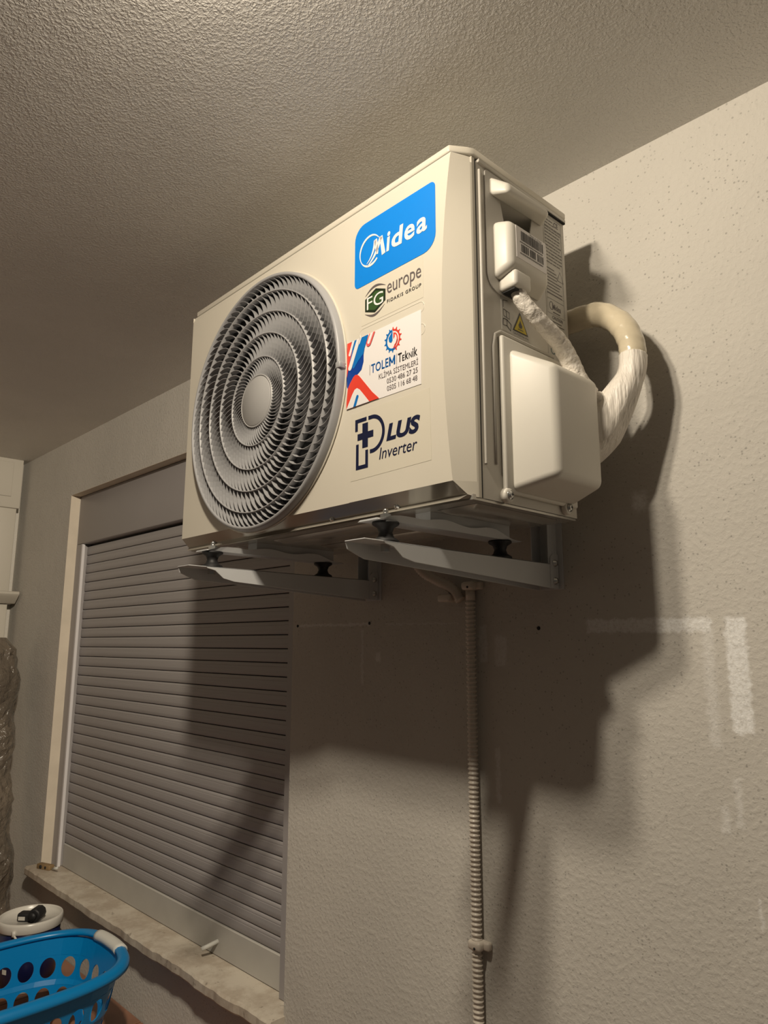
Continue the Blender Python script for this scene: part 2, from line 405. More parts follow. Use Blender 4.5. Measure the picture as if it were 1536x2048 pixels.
U(ml, 'bottom_lip', mat('lip_enamel', (.42, .39, .33), .16, metal=.3))
# pressed ribs in the panel
def groove(poly, w=.0018, d=.0012, y=YFR):
    m_ = MB(); n = len(poly)
    pts = [(u, y+.0010, v) for u, v in poly]
    m_.tube(pts+[pts[0], pts[1]], w, 6, cap=False); return m_
for (a, b) in ((.299, .317), (.262, .280)):
    g_ = groove(rrect(-.222 if a > .29 else -.20, a, -.0725 if a > .29 else -.0705, b, .0085), .0016)
    U(g_, 'pressed_rib', M_cream)
# top cover
mt = MB()
poly = [(-W+.010, YFR+.002), (-.018, YFR+.001), (-.001, YFR+.026), (.004, YFR+.036), (.005, YB+.002), (-W+.010, YB+.002)]
mt.extrude(poly, 'z', H-.0120, H+.001)
U(mt, 'top_cover', M_cream, bevel=.003, seg=3)
U(MB().box(-.01, YB-.243, H-.018, .0045, YB+.002, H-.0120), 'cover_flange', M_creamside, bevel=.001, seg=1)
U(MB().box(.0002, YB-.055, H-.0205, .0040, YB+.001, H-.0180), 'cover_gap', M_gap)
# right side panel with handle opening
ms = MB(); hy0, hy1, hz0, hz1 = -.304, -.182, .430, .503
Ya, Yb = -.347, YB
ms.add([(0, Ya, 0), (0, Yb, 0), (0, Yb, H-.016), (0, Ya, H-.016), (0, hy0, hz0), (0, hy1, hz0), (0, hy1, hz1), (0, hy0, hz1)],
       [(0, 1, 5, 4), (1, 2, 6, 5), (2, 3, 7, 6), (3, 0, 4, 7)])
ms.add([(0, hy0, hz0), (0, hy1, hz0), (0, hy1, hz1), (0, hy0, hz1), (-.045, hy0, hz0), (-.045, hy1, hz0), (-.045, hy1, hz1), (-.045, hy0, hz1)],
       [(0, 1, 5, 4), (1, 2, 6, 5), (2, 3, 7, 6), (3, 0, 4, 7), (4, 5, 6, 7)])
ms.add([(0, Yb, 0), (0, Yb, H-.016), (-W, Yb, H-.016), (-W, Yb, 0)], [(0, 1, 2, 3)])
U(ms, 'side_panel', M_creamside)
U(MB().box(-.003, -.3485, 0, .0004, -.3465, H-.016), 'panel_seam', M_gap)
def rib_bar(y, za, zb, r=.0028, name='pressed_rib'):
    m_ = MB(); m_.tube([(0, y, za), (.0005, y, za+.001), (.0005, y, zb-.001), (0, y, zb)], r, 8); return U(m_, name, M_creamside)
rib_bar(-.338, .052, .528)
# inner frame line around the valve cover
fr = [(-.314, .055), (-.314, .24), (-.309, .262), (-.296, .270), (-.2, .270), (-.15, .270)]
m_ = MB(); m_.tube([(.0003, y, z) for y, z in fr], .0028, 8); U(m_, 'pressed_rib', M_creamside)
# bottom pan underneath
mb = MB(); mb.box(x0+.002, -.366, -.004, -.002, YB-.001, .004)
U(mb, 'base_pan', M_base)
for (a, b, c_, d) in ((-.77, -.34, -.66, -.15), (-.54, -.34, -.22, -.26), (-.54, -.22, -.22, -.14), (-.1, -.34, -.015, -.13)):
    m_ = MB(); m_.frustum([(a, b, -.004), (c_, b, -.004), (c_, d, -.004), (a, d, -.004)], [(a+.02, b+.015, -.011), (c_-.02, b+.015, -.011), (c_-.02, d-.015, -.011), (a+.02, d-.015, -.011)])
    U(m_, 'pressed_swage', M_base, bevel=.003)
# white mounting feet (rails bolted under the pan)
for fx in (-.125, -.605):
    m_ = MB(); ns = 24; rr = []
    for i in range(ns+1):
        t = i/ns; y = -.455+.34*t
        lift = .012*min(1, t*5)*min(1, (1-t)*5)+.003*math.sin(t*19)
        rr.append([(fx-.024, y, -.030+lift), (fx-.02, y, -.030), (fx+.02, y, -.030), (fx+.024, y, -.030+lift), (fx+.0225, y, -.030+lift), (fx+.018, y, -.0275), (fx-.018, y, -.0275), (fx-.0225, y, -.030+lift)])
    m_.loops(rr, cap0=True, cap1=True, smooth=False)
    m_.box(fx-.016, -.34, -.0276, fx+.016, -.14, -.004)
    U(m_, 'mounting_foot', M_white_metal, label='white pressed steel mounting foot')
# screws on the panel
def screw(c, ax, r=.006, name='screw', parent=unit, off=OF, depth=.004):
    m_ = MB(); s_ = -1 if ax == 'y' else 1
    m_.lathe([(r*1.35, 0), (r*1.35, s_*.001), (r, s_*.001), (r*.95, s_*depth*.7), (r*.6, s_*depth), (0.0, s_*depth)], 16, c, ax)
    return m_.build(name, M_zinc, parent, off=off)
for (x, z) in ((-.309, .006), (-.703, .006), (-.15, .006)): screw((x, lipy-.003, z), 'y', .0045)
screw((-.2555, YFR, CZ), 'y', .003)
# grille ---------------------------------------------------------------
gc = (CX, YFR, CZ)
gr = MB()
gr.lathe([(.2480, .004), (.2480, -.0150), (.2492, -.0165), (.2518, -.0165), (.2550, -.0145), (.2572, -.004), (.2572, .004)], 128, gc, 'y', cyc=True)
grille = gr.build('fan_grille', M_grey, unit, off=OF)
GL = grille
hubr = .0515; rings_r = [.089, .136, .179, .2205]
m_ = MB(); m_.lathe([(0, -.0165), (hubr-.003, -.0162), (hubr, -.0135), (hubr, 0), (0.0, 0)], 64, gc, 'y')
U(m_, 'hub_cap', M_hub, GL)
m_ = MB(); m_.lathe([(hubr-.0005, -.002), (hubr-.0005, -.0155), (hubr+.0018, -.0155), (hubr+.0018, -.002)], 64, gc, 'y', cyc=True); U(m_, 'ring', M_hub, GL)
for r in rings_r:
    m_ = MB(); m_.lathe([(r-.0011, .000), (r-.0011, -.0145), (r+.0011, -.0155), (r+.0011, .000)], 96, gc, 'y', cyc=True)
    U(m_, 'ring', M_grey, GL)
edges = [hubr+.001]+rings_r+[.2490]
counts = [60, 60, 76, 76, 88]
def vane(m_, ra, rb, a0):
    seg = 5; A = []; B = []; T = .00055
    for k in range(seg+1):
        t = k/seg; r = ra+(rb-ra)*t
        a = a0+(.03*t+.15*t*t)*(.12/ra)**.5
        rk = []
        for side in (-1, 1):
            for (dy, da) in ((-.0140, 0), (-.001, .0012)):
                x = r*math.cos(a)-(da+side*T)*math.sin(a); z = r*math.sin(a)+(da+side*T)*math.cos(a)
                rk.append((x, dy, z))
        A.append([rk[0], rk[1], rk[3], rk[2]])
    m_.loops(A, cap0=False, cap1=False, smooth=False); return m_
for q in range(5):
    ra, rb, N_ = edges[q], edges[q+1], counts[q]
    if q == 0:
        m_ = MB()
        for i in range(N_): vane(m_, ra, rb, 2*PI*i/N_)
        o = m_.build('vanes', M_grey, GL); o.location = (CX, YFR-YB, CZ); o['kind'] = 'stuff'
    else:
        v0 = None
        for i in range(N_):
            if v0 is None: v0 = o = vane(MB(), ra, rb, 0).build('vane', M_grey, GL)
            else: o = v0.copy(); COL.objects.link(o); o.parent = GL
            o.location = (CX, YFR-YB, CZ); o.rotation_euler = (0, -2*PI*i/N_-q*.03, 0)
# clip tab at the right of the grille
m_ = MB(); m_.box(CX+.246, YFR-.0175, CZ-.006, CX+.2585, YFR, CZ+.006); U(m_, 'clip_tab', M_grey, GL, bevel=.002)
# dark drum and fan behind
m_ = MB(); m_.lathe([(.2475, .001), (.2475, .10), (.05, .14), (0, .14)], 64, gc, 'y'); U(m_, 'fan_shroud', M_dark)
fan = MB(); fc = (CX, YFR+.05, CZ)
fan.lathe([(0, -.012), (.05, -.01), (.06, .0), (.06, .03)], 40, fc, 'y')
fn_ = U(fan, 'fan', M_fan)
for kb in range(3):
    m_ = MB(); rr = []
    for i in range(9):
        r = .055+.175*i/8; row = []
        for j in range(8):
            t = j/7; a = kb*2*PI/3+.3+(t-.5)*(1.1+.5*i/8)+.35*i/8
            row.append((CX+r*math.cos(a), YFR+.055-.03*(t-.5)*2*(1-.3*i/8), CZ+r*math.sin(a)))
        rr.append(row)
    m_.loops(rr, close=False); U(m_, 'fan_blade', M_fan, fn_, solid=.003)

# ---------------- handle group on the side
hb = MB(); hb.extrude(rrect(-.327, .335, -.168, .538, (.012, .012, .03, .03)), 'x', 0.0001, .0012)
# plate as a frame around the opening
hb = MB()
op = rrect(-.325, .333, -.168, .537, (.006, .006, .028, .028), 6)
cyh, czh = (hy0+hy1)/2, (hz0+hz1)/2
def onr(p):
    u, v = p[0]-cyh, p[1]-czh; hw, hh = (hy1-hy0)/2, (hz1-hz0)/2
    k_ = max(abs(u)/hw, abs(v)/hh); return (cyh+u/k_, czh+v/k_)
ip = [onr(p) for p in op]
hb.loops([[(.0002, *p) for p in op], [(.0022, *p) for p in op], [(.0022, *p) for p in ip], [(.0002, *p) for p in ip]], smooth=False)
handle = U(hb, 'carry_handle', mat('handle_beige', (.58, .555, .51), .45))
hh_ = MB()
hh_.frustum([(.0, -.316, .496), (.0, -.168, .500), (.0, -.168, .528), (.0, -.316, .530)], [(.034, -.310, .487), (.034, -.196, .494), (.034, -.198, .508), (.034, -.306, .505)])
U(hh_, 'hood', M_plastic, handle, bevel=.009, seg=4)
vc = MB()
vc.frustum([(.0, -.312, .352), (.0, -.184, .352), (.0, -.184, .452), (.0, -.312, .452)], [(.034, -.306, .366), (.034, -.205, .366), (.034, -.205, .443), (.034, -.306, .443)])
cover = U(vc, 'valve_cap', M_plastic, handle, bevel=.010, seg=4)
sp = MB(); sp.frustum([(.001, -.298, .335), (.001, -.250, .335), (.001, -.250, .362), (.001, -.298, .362)], [(.034, -.296, .337), (.034, -.254, .337), (.034, -.254, .366), (.034, -.296, .366)])
U(sp, 'spout', M_plastic, handle, bevel=.006, seg=3)
sp = MB(); sp.box(.004, -.292, .3335, .028, -.256, .336); U(sp, 'spout_opening', M_gap, handle)
# ---------------- valve / terminal cover
tv = MB(); tv.box(0.0005, -.302, .014, .009, -.108, .262)
tcov = U(tv, 'terminal_cover', M_plastic, bevel=.004, seg=3, label='ivory plastic valve cover with screw lugs')
tb = MB(); tb.frustum([(.004, -.288, .016), (.004, -.118, .016), (.004, -.118, .246), (.004, -.288, .246)], [(.076, -.264, .034), (.076, -.142, .034), (.076, -.142, .206), (.076, -.264, .206)])
U(tb, 'cover_shell', M_plastic, tcov, bevel=.011, seg=5)
for (y, z) in ((-.295, .0105), (-.137, .0125)):
    m_ = MB(); m_.lathe([(0, 0.0005), (.0115, .0005), (.0115, .008), (.009, .010), (0, .010)], 24, (0, y, z), 'x'); U(m_, 'screw_lug', M_plastic, tcov)
    screw((.0101, y, z), 'x', .0055, parent=tcov)
    m_ = MB(); m_.box(.0135, y-.0026, z-.0006, .0145, y+.0026, z+.0006); m_.box(.0135, y-.0006, z-.0026, .0145, y+.0006, z+.0026); U(m_, 'screw_slot', M_gap, tcov)

# ---------------------------------------------------------------- stickers and lettering
def text_geo(s, shear=0, bold=0, spacing=1.0):
    cu = bpy.data.curves.new('t', 'FONT'); cu.body = s; cu.size = 1; cu.shear = shear; cu.offset = bold; cu.space_character = spacing; cu.resolution_u = 4
    o = bpy.data.objects.new('t', cu); COL.objects.link(o); bpy.context.view_layer.update()
    me = bpy.data.meshes.new_from_object(o.evaluated_get(bpy.context.evaluated_depsgraph_get()))
    vs = [tuple(v.co) for v in me.vertices]; fs = [tuple(p.vertices) for p in me.polygons]
    bpy.data.objects.remove(o); bpy.data.curves.remove(cu); bpy.data.meshes.remove(me)
    return vs, fs
def place(vs, fs, box, P, mb, slope=0):
    a = min(v[0] for v in vs); b = max(v[0] for v in vs); c = min(v[1] for v in vs); d = max(v[1] for v in vs)
    u0, v0, u1, v1 = box
    mb.add([P(u0+(x-a)/(b-a)*(u1-u0), v0+(y-c)/(d-c)*(v1-v0)) for x, y, _ in vs], fs)
def FP(d): return lambda u, v: (u, YFR-d, v)
def SP(x): return lambda u, v: (x, u, v)
def txt(s, box, P, mb=None, **k):
    mb = mb or MB(); place(*text_geo(s, **k), box, P, mb); return mb
def poly(pts, P, mb=None):
    mb = mb or MB(); mb.add([P(*p) for p in pts], [tuple(range(len(pts)))]); return mb
def strip(A, B, P, mb=None):
    mb = mb or MB(); n = len(A); mb.add([P(*p) for p in A]+[P(*p) for p in B], [(i, i+1, n+i+1, n+i) for i in range(n-1)]); return mb
def slab(pts, y0, y1): m_ = MB(); m_.extrude(pts, 'y', y0, y1); return m_
def arc(cx, cy, rx, ry, a0, a1, n=32): return [(cx+rx*math.cos(math.radians(a0+(a1-a0)*i/n)), cy+ry*math.sin(math.radians(a0+(a1-a0)*i/n))) for i in range(n+1)]
def offs(m_, d=1e-4): return m_

# blue brand plate: two large rounded corners, two small
bs = U(slab(rrect(-.236, .395, -.046, .510, (.010, .026, .010, .026)), YFR-.0006, YFR), 'brand_sticker', M_blue, label='bright blue brand sticker with white lettering')
L1 = .0011
m_ = MB()
txt('idea', (-.1515, .430, -.058, .4735), FP(L1), m_, bold=.022, shear=.12)
# swooping M
mx, mz = -.176, .431
poly([(-.1835, .431), (-.1790, .4305), (-.1655, .4700), (-.1700, .4700)], FP(L1), m_)
Mv = [(-.186, .4700), (-.1800, .4700), (-.1765, .449), (-.1665, .4700), (-.1605, .4700), (-.1545, .4305), (-.1605, .4305), (-.1640, .455), (-.1735, .4350), (-.1790, .4350), (-.1825, .455)]
m_ = MB(); txt('e', (-.1135, .4325, -.0905, .4580), FP(L1), m_, bold=.022, shear=.06); txt('a', (-.0865, .4325, -.0635, .4580), FP(L1), m_, bold=.022, shear=.06)
txt('d', (-.1435, .4335, -.1160, .4670), FP(L1), m_, bold=.03, shear=.10); txt('i', (-.1560, .4335, -.1465, .4680), FP(L1), m_, bold=.03, shear=.12)
def stroke(pts, ws, P, m_):
    A = []; B = []
    for i, p in enumerate(pts):
        a = pts[max(0, i-1)]; b = pts[min(len(pts)-1, i+1)]; dx, dy = b[0]-a[0], b[1]-a[1]; L = math.hypot(dx, dy) or 1
        w_ = ws[i] if isinstance(ws, (list, tuple)) else ws; A.append((p[0]-dy/L*w_/2, p[1]+dx/L*w_/2)); B.append((p[0]+dy/L*w_/2, p[1]-dx/L*w_/2))
    strip(A, B, P, m_)
def bez(p, n=14):
    return [tuple(sum(c*q[k] for c, q in zip(((1-t)**3, 3*t*(1-t)**2, 3*t*t*(1-t), t**3), p)) for k in (0, 1)) for t in [i/n for i in range(n+1)]]
stroke([(-.1690, .4680), (-.1625, .4330)], [.0070, .0088], FP(L1), m_)
stroke([(-.1825, .4680), (-.1790, .4480), (-.1775, .4390)], [.0072, .0076, .003], FP(L1), m_)
stroke(bez([(-.1690, .4670), (-.178, .450), (-.182, .436), (-.203, .4265)]), [.0080-.0062*abs(i/14)**1.5 for i in range(15)], FP(L1), m_)
stroke(bez([(-.1835, .4670), (-.1850, .452), (-.192, .438), (-.2045, .4315)]), [.0066-.0054*(i/14) for i in range(15)], FP(L1), m_)
cc = arc(-.1960, .4530, .0260, .0272, 35, 312, 60)
stroke(cc, [.0010+.0034*math.sin(math.radians(20+140*abs(i-38)/38 if i < 38 else 20+140*(i-38)/30))**2 for i in range(61)], FP(L1), m_)
m_.build('lettering', M_swhite, bs, off=OF)
# FG sticker
fs_ = U(slab(rrect(-.218, .322, -.0735, .392, .001), YFR-.0003, YFR), 'dealer_sticker', M_clear, label='clear film sticker with green emblem')
hexp = [(-.2085, .367), (-.182, .3785), (-.1585, .369), (-.1585, .349), (-.184, .336), (-.2085, .345)]
U(poly(hexp, FP(.0006)), 'emblem', M_greend, fs_)
U(poly([(-.183+(a+.183)*.86, .3575+(b-.3575)*.8) for a, b in hexp], FP(.0008)), 'emblem', M_green, fs_)
m_ = MB(); txt('FG', (-.2035, .346, -.1635, .3685), FP(.0011), m_); U(m_, 'lettering', M_swhite, fs_)
m_ = MB()
stroke(bez([(-.208, .3725), (-.190, .3855), (-.180, .3875), (-.158, .3755)]), [.0004+.0036*math.sin(PI*i/14) for i in range(15)], FP(.0008), m_)
stroke(bez([(-.2085, .3405), (-.190, .331), (-.184, .3265), (-.160, .3430)]), [.0004+.0036*math.sin(PI*i/14) for i in range(15)], FP(.0008), m_)
txt('europe', (-.1545, .3500, -.0775, .3745), FP(.0008), m_)
U(m_, 'lettering', M_greyink, fs_)
m_ = MB(); txt('FIDAKIS GROUP', (-.1545, .3415, -.0775, .3475), FP(.0008), m_, bold=.015, spacing=1.25); U(m_, 'lettering', M_black, fs_)
# technician's sticker
X0, X1, Z0, Z1 = -.2535, -.078, .1825, .3035
ts = U(slab([(X0, Z0+.001), (X1-.001, Z0), (X1, Z1), (X0, Z1-.001)], YFR-.0007, YFR), 'service_sticker', M_swhite, label='white service sticker with blue and red shapes')
def clip(pts):   # clip polygon to the sticker
    def cl(ps, f, g):
        o_ = []
        for i in range(len(ps)):
            a, b = ps[i-1], ps[i]; fa, fb = f(a), f(b)
            if (fa >= 0) != (fb >= 0): t = fa/(fa-fb); o_.append((a[0]+(b[0]-a[0])*t, a[1]+(b[1]-a[1])*t))
            if fb >= 0: o_.append(b)
        return o_
    for f in (lambda p: p[0]-X0-.0003, lambda p: X1-.0005-p[0], lambda p: p[1]-Z0-.0012, lambda p: Z1-.0015-p[1]): pts = cl(pts, f, None)
    return pts
def pill(u0, v0, u1, v1, w_):
    a = math.atan2(v1-v0, u1-u0); out_ = []
    for k in range(9): t = a+PI/2+PI*k/8; out_.append((u0+w_*math.cos(t), v0+w_*math.sin(t)))
    for k in range(9): t = a-PI/2+PI*k/8; out_.append((u1+w_*math.cos(t), v1+w_*math.sin(t)))
    return out_
P1, P2, P3 = FP(.0011), FP(.0014), FP(.0017)
m_ = MB(); poly(clip([(X0, .225), (X0, .31), (-.2, .31), (-.2, .30), (-.205, .288), (-.2085, .281), (-.211, .270), (-.211, .258), (-.216, .245), (-.224, .2405), (-.232, .236), (-.2505, .219)]), P1, m_)
U(m_, 'blue_swoosh', M_blue3, ts)
m_ = MB(); poly(clip([(X0, .262), (X0, .31), (-.2, .31), (-.2, .30), (-.205, .288), (-.2085, .281), (-.211, .272), (-.225, .262), (-.235, .252)]), P2, m_); U(m_, 'blue_swoosh', M_blue2, ts)
m_ = MB()
poly(clip([(X0, .240), (X0, .31), (-.238, .31), (-.2425, .296), (-.2395, .286), (-.245, .270), (-.2525, .2415)]), FP(.00155), m_)
U(m_, 'red_swoosh', M_red, ts)
m_ = MB()
for q in ((-.245, .2555, -.218, .312, .0045), (-.246, .280, -.232, .312, .0028), (-.2222, .294, -.206, .325, .0025)):
    poly(clip(pill(*q)), P3, m_)
poly(clip([(-.2275, .31), (-.214, .289), (-.207, .296), (-.199, .31)]), FP(.0012), m_)
U(m_, 'white_stripe', M_swhite, ts)
m_ = MB(); poly(clip(pill(-.198, .2865, -.180, .318, .0062)), P3, m_); U(m_, 'red_swoosh', mat('light_red_ink', (.85, .13, .12), .4), ts)
m_ = MB(); poly(clip(pill(-.1975, .2875, -.181, .318, .0032)), FP(.002), m_); U(m_, 'white_stripe', M_swhite, ts)
m_ = MB(); poly(clip([(X0, .192), (-.2505, .219), (-.244, .2285), (-.236, .2370), (-.231, .2395), (-.226, .2385), (-.221, .235), (-.205, .217), (-.188, .198), (-.168, .18), (-.19, .18), (X0, .18)]), P3, m_); U(m_, 'red_swoosh', M_red, ts)
m_ = MB(); poly(clip([(X0+.0006, .1835), (-.245, .1955), (-.238, .2065), (-.232, .2135), (-.226, .2148), (-.219, .2105), (-.205, .195), (-.192, .18), (X0, .18)]), FP(.002), m_); U(m_, 'white_stripe', M_swhite, ts)
m_ = MB(); poly(clip(pill(-.2245, .1995, -.238, .170, .0030)), FP(.0023), m_); U(m_, 'blue_stripe', M_blue2, ts)
# cog with the cold / warm halves
gx, gz = -.1405, .2735
mB = MB(); mR = MB()
for k in range(14):
    a = 2*PI*k/14+.2; tgt = mR if -1.2 < ((a+PI) % (2*PI)-PI) < 1.75 else mB
    c, s_ = math.cos(a), math.sin(a)
    stroke([(gx+.0155*c, gz+.0168*s_), (gx+.0200*c, gz+.0215*s_)], [.0038, .0016], P1, tgt)
stroke(arc(gx, gz, .0150, .0162, 95, 290, 30), .0036, P1, mB); stroke(arc(gx, gz, .0150, .0162, -75, 90, 30), .0030, P1, mR); stroke(arc(gx, gz, .0100, .0112, -70, 70, 20), .0022, P1, mR)
poly([(gx-.010, gz+.006), (gx-.001, gz+.015), (gx-.001, gz-.001), (gx-.004, gz-.004), (gx-.009, gz-.001)], P1, mB)
poly([(gx+.001, gz+.013), (gx+.001, gz+.001), (gx+.004, gz+.0045), (gx+.004, gz+.010)], P1, mR)
stroke(bez([(gx+.010, gz-.002), (gx+.009, gz-.009), (gx+.004, gz-.010), (gx+.001, gz-.016)]), .0028, P1, mR)
U(mB, 'cog_emblem', M_blue2, ts); U(mR, 'cog_emblem', M_red, ts)
m_ = MB(); txt('TOLE', (-.1920, .2310, -.1510, .2465), P1, m_, bold=.012, spacing=1.08)
for q in (([(-.1478, .2310), (-.1478, .2465)], .0030), ([(-.1370, .2310), (-.1370, .2465)], .0030), ([(-.1482, .2460), (-.1424, .2350)], .0026), ([(-.1366, .2460), (-.1424, .2350)], .0026)):
    stroke(q[0], q[1], P1, m_); U(m_, 'lettering', M_blue2, ts)
m_ = MB()
for ch_, a_, b_, h_ in (('T', -.1290, -.1205, .0150), ('E', -.1195, -.1145, .0098), ('k', -.1130, -.1060, .0150), ('N', -.1050, -.0985, .0098), ('i', -.0970, -.0950, .0140), ('k', -.0935, -.0865, .0150)):
    txt(ch_, (a_, .2310, b_, .2310+h_), P1, m_, bold=.015); U(m_, 'lettering', M_black, ts)
m_ = MB(); txt('KLİMA SİSTEMLERİ', (-.1735, .2155, -.0850, .2275), P1, m_)
txt('0530 486 27 25', (-.1545, .2030, -.0860, .2115), P1, m_); txt('0505 116 68 48', (-.1540, .1905, -.0870, .1990), P1, m_)
m_ = MB() if U(m_, 'lettering', M_greyink, ts) else 0
poly([(-.1955, .2290), (-.1948, .2290), (-.1948, .2470), (-.1955, .2470)], P1, m_); poly([(-.1325, .2290), (-.1318, .2290), (-.1318, .2475), (-.1325, .2475)], P1, m_)
U(m_, 'divider_lines', M_greyink, ts)
# plus inverter decal
dc = U(slab([(-.2420, .057), (-.0600, .0600), (-.062, .172), (-.242, .172)], YFR-.0003, YFR), 'clear_decal', M_clear, label='clear film decal with navy lettering')
m_ = MB(); D = FP(.0007)
def rc(a, b, c, d): poly([(a, b), (c, b), (c, d), (a, d)], D, m_)
rc(-.2310, .1535, -.2030, .1600); rc(-.2310, .1395, -.2245, .1535)
rc(-.2250, .1232, -.1865, .1343); rc(-.2130, .1085, -.1995, .1232); rc(-.2130, .1343, -.1995, .1500)
rc(-.2285, .0740, -.2220, .1170); rc(-.2220, .0740, -.1990, .0805); rc(-.2055, .0805, -.1990, .1040)
A = [(-.1985, .1598), (-.1930, .1598)]+arc(-.1900, .1280, .0305, .0318, 88, -88, 30)+[(-.1945, .0963)]
B = [(-.1985, .1533), (-.1930, .1533)]+arc(-.1900, .1280, .0243, .0253, 88, -88, 30)+[(-.1945, .1028)]
strip(A, B, D, m_)
txt('LUS', (-.1560, .1080, -.0820, .1360), D, m_, bold=.045, shear=.22)
txt('Inverter', (-.1725, .0815, -.0885, .1005), D, m_, shear=.2)
U(m_, 'lettering', M_navy, dc)

# side labels ----------------------------------------------------------
def sslab(pts, a, b): m_ = MB(); m_.extrude(pts, 'x', a, b); return m_
bl = U(sslab([(-.2925, .3840), (-.2125, .3840), (-.2125, .4380), (-.2925, .4380)], .034, .0346), 'barcode_label', M_swhite, handle, label='white barcode label')
m_ = MB(); Q = SP(.0350); u = -.280
rnd = random.Random(3)
while u < -.222:
    w_ = rnd.choice((.0008, .0012, .0020)); poly([(u, .4165), (u+w_, .4165), (u+w_, .4325), (u, .4325)], Q, m_)
    if not (-.262 < u < -.258 or -.243 < u < -.239): poly([(u, .3970), (u+w_, .3970), (u+w_, .4100), (u, .4100)], Q, m_)
    u += w_+rnd.choice((.0008, .0014))
txt('Made in China', (-.256, .4335, -.224, .4365), Q, m_)
for vv in (.4120, .3925):
    u = -.283
    while u < -.224: poly([(u, vv), (u+.0016, vv), (u+.0016, vv+.0024), (u, vv+.0024)], Q, m_); u += .0028
lb = m_.build('barcode_print', M_black, handle, off=OF)
sl = U(sslab([(-.1640, .300), (-.1080, .300), (-.1080, .535), (-.1640, .535)], 0, .0005), 'spec_label', M_label, label='pale rating label crowded with fine print')
m_ = MB(); Q = SP(.0008); y0, y1 = -.160, -.111
def bar(a, b, v, h=.0011): poly([(a, v), (b, v), (b, v+h), (a, v+h)], Q, m_)
for i in range(14):
    v = .524-i*.0062; u = y0
    while u < y1-.006:
        w_ = rnd.uniform(.004, .013)
        if not (i < 2 and u > -.137): bar(u, min(u+w_, y1), v, .0016)
        u += w_+.0015
txt('CE', (-.132, .5185, -.119, .5285), Q, m_, bold=.02)
for i in range(9):
    bar(y0, y1-rnd.uniform(0, .012)-(.014 if i < 4 else 0), .432-i*.0058, .0015)
stroke([(-.128, .418), (-.1185, .437), (-.109, .418), (-.128, .418)], .0012, Q, m_)
for v in (.510, .385, .376, .349, .543): bar(y0-.001, y1+.001, min(v, .531), .0005)
txt('Midea', (-.1465, .3585, -.121, .3690), Q, m_, bold=.01)
stroke(arc(-.149, .364, .0060, .0070, 40, 330, 20), .0011, Q, m_)
bar(-.145, -.124, .3525, .0018)
txt('CAUTION', (-.148, .3405, -.117, .3465), Q, m_, bold=.01)
for i in range(7): bar(y0+.001, y1-rnd.uniform(0, .016), .335-i*.0050, .0016)
for u in (y0-.001, y1+.0005): poly([(u, .349), (u+.0005, .349), (u+.0005, .531), (u, .531)], Q, m_)
m_.build('fine_print', M_greyink, sl, off=OF)
el = U(sslab([(-.1640, .246), (-.1080, .246), (-.1080, .2985), (-.1640, .2985)], 0, .0005), 'energy_label', M_label)
m_ = MB(); bar(-.163, -.109, .2585, .0035); stroke([(-.152, .290), (-.128, .270)], .0012, Q, m_); stroke(arc(-.150, .282, .006, .006, 0, 330, 16), .0015, Q, m_)
for i in range(3): bar(-.138, -.112, .288-i*.006, .0018)
m_.build('fine_print', M_tealink, el, off=OF)
wl = U(sslab([(-.2905, .2765), (-.2180, .2765), (-.2180, .3320), (-.2905, .3320)], 0, .0005), 'warning_label', M_label, label='pale warning label with yellow flame triangle')
m_ = MB(); stroke([(-.286, .3145), (-.286, .3265), (-.274, .3285)], .0011, Q, m_); stroke([(-.2855, .3115), (-.2855, .3005), (-.2705, .2985), (-.2705, .3095), (-.2855, .3115)], .0011, Q, m_); stroke([(-.278, .3105), (-.278, .2995)], .0011, Q, m_)
stroke([(-.2865, .2955), (-.2875, .2845), (-.2775, .2855), (-.2680, .2800), (-.2665, .2910), (-.2770, .2960), (-.2865, .2955)], .0016, Q, m_); stroke([(-.277, .2955), (-.277, .2860)], .0014, Q, m_)
poly([(-.263, .2835), (-.2215, .2835), (-.2423, .3200)], Q, m_)
txt('CAUTION', (-.262, .2780, -.240, .2815), Q, m_); txt('Risk of fire', (-.238, .2780, -.221, .2815), Q, m_)
m_.build('pictogram', M_black, wl, off=OF)
m_ = MB(); poly([(-.2590, .2856), (-.2255, .2856), (-.2423, .3150)], SP(.0011), m_); m_.build('warning_triangle', M_yellow, wl, off=OF)
m_ = MB(); Q = SP(.0014); poly([(-.2455, .2920), (-.2475, .2965), (-.2450, .3000), (-.2430, .3055), (-.2405, .3005), (-.2375, .2965), (-.2395, .2920)], Q, m_); bar(-.2495, -.2355, .2885, .0012)
m_.build('flame_mark', M_black, wl, off=OF)

# ---------------------------------------------------------------- refrigerant hoses
def wrinkle(seed, amp, fr=1.0):
    r_ = random.Random(seed); ph = [r_.uniform(0, 6.28) for _ in range(6)]
    def f(i, a): return 1+amp*(math.sin(i*.9*fr+ph[0]+2*math.sin(a+ph[1]))+.7*math.sin(i*1.7*fr+3*a+ph[2])+.5*math.sin(i*.37*fr-2*a+ph[3]))
    return f
hose = thing('hose_bundle', 'white wrapped refrigerant hoses looping from the unit side toward the wall', 'hose', (.05, -.1, .2))
HO = (.05, -.1, .2)
pA = catmull([(.016, -.274, .345), (.020, -.268, .325), (.030, -.250, .302), (.034, -.222, .287), (.036, -.190, .273), (.038, -.165, .250), (.042, -.148, .220), (.050, -.128, .195)], 12)
MB().tube(pA, lambda t: .0115+.005*t, 16, fn=wrinkle(2, .02, 1.3)).build('branch_hose', M_tape, hose, off=HO)
pB = catmull([(-.06, -.060, .368), (.005, -.062, .368), (.045, -.064, .360), (.082, -.068, .328), (.101, -.074, .288), (.105, -.079, .255)], 12)
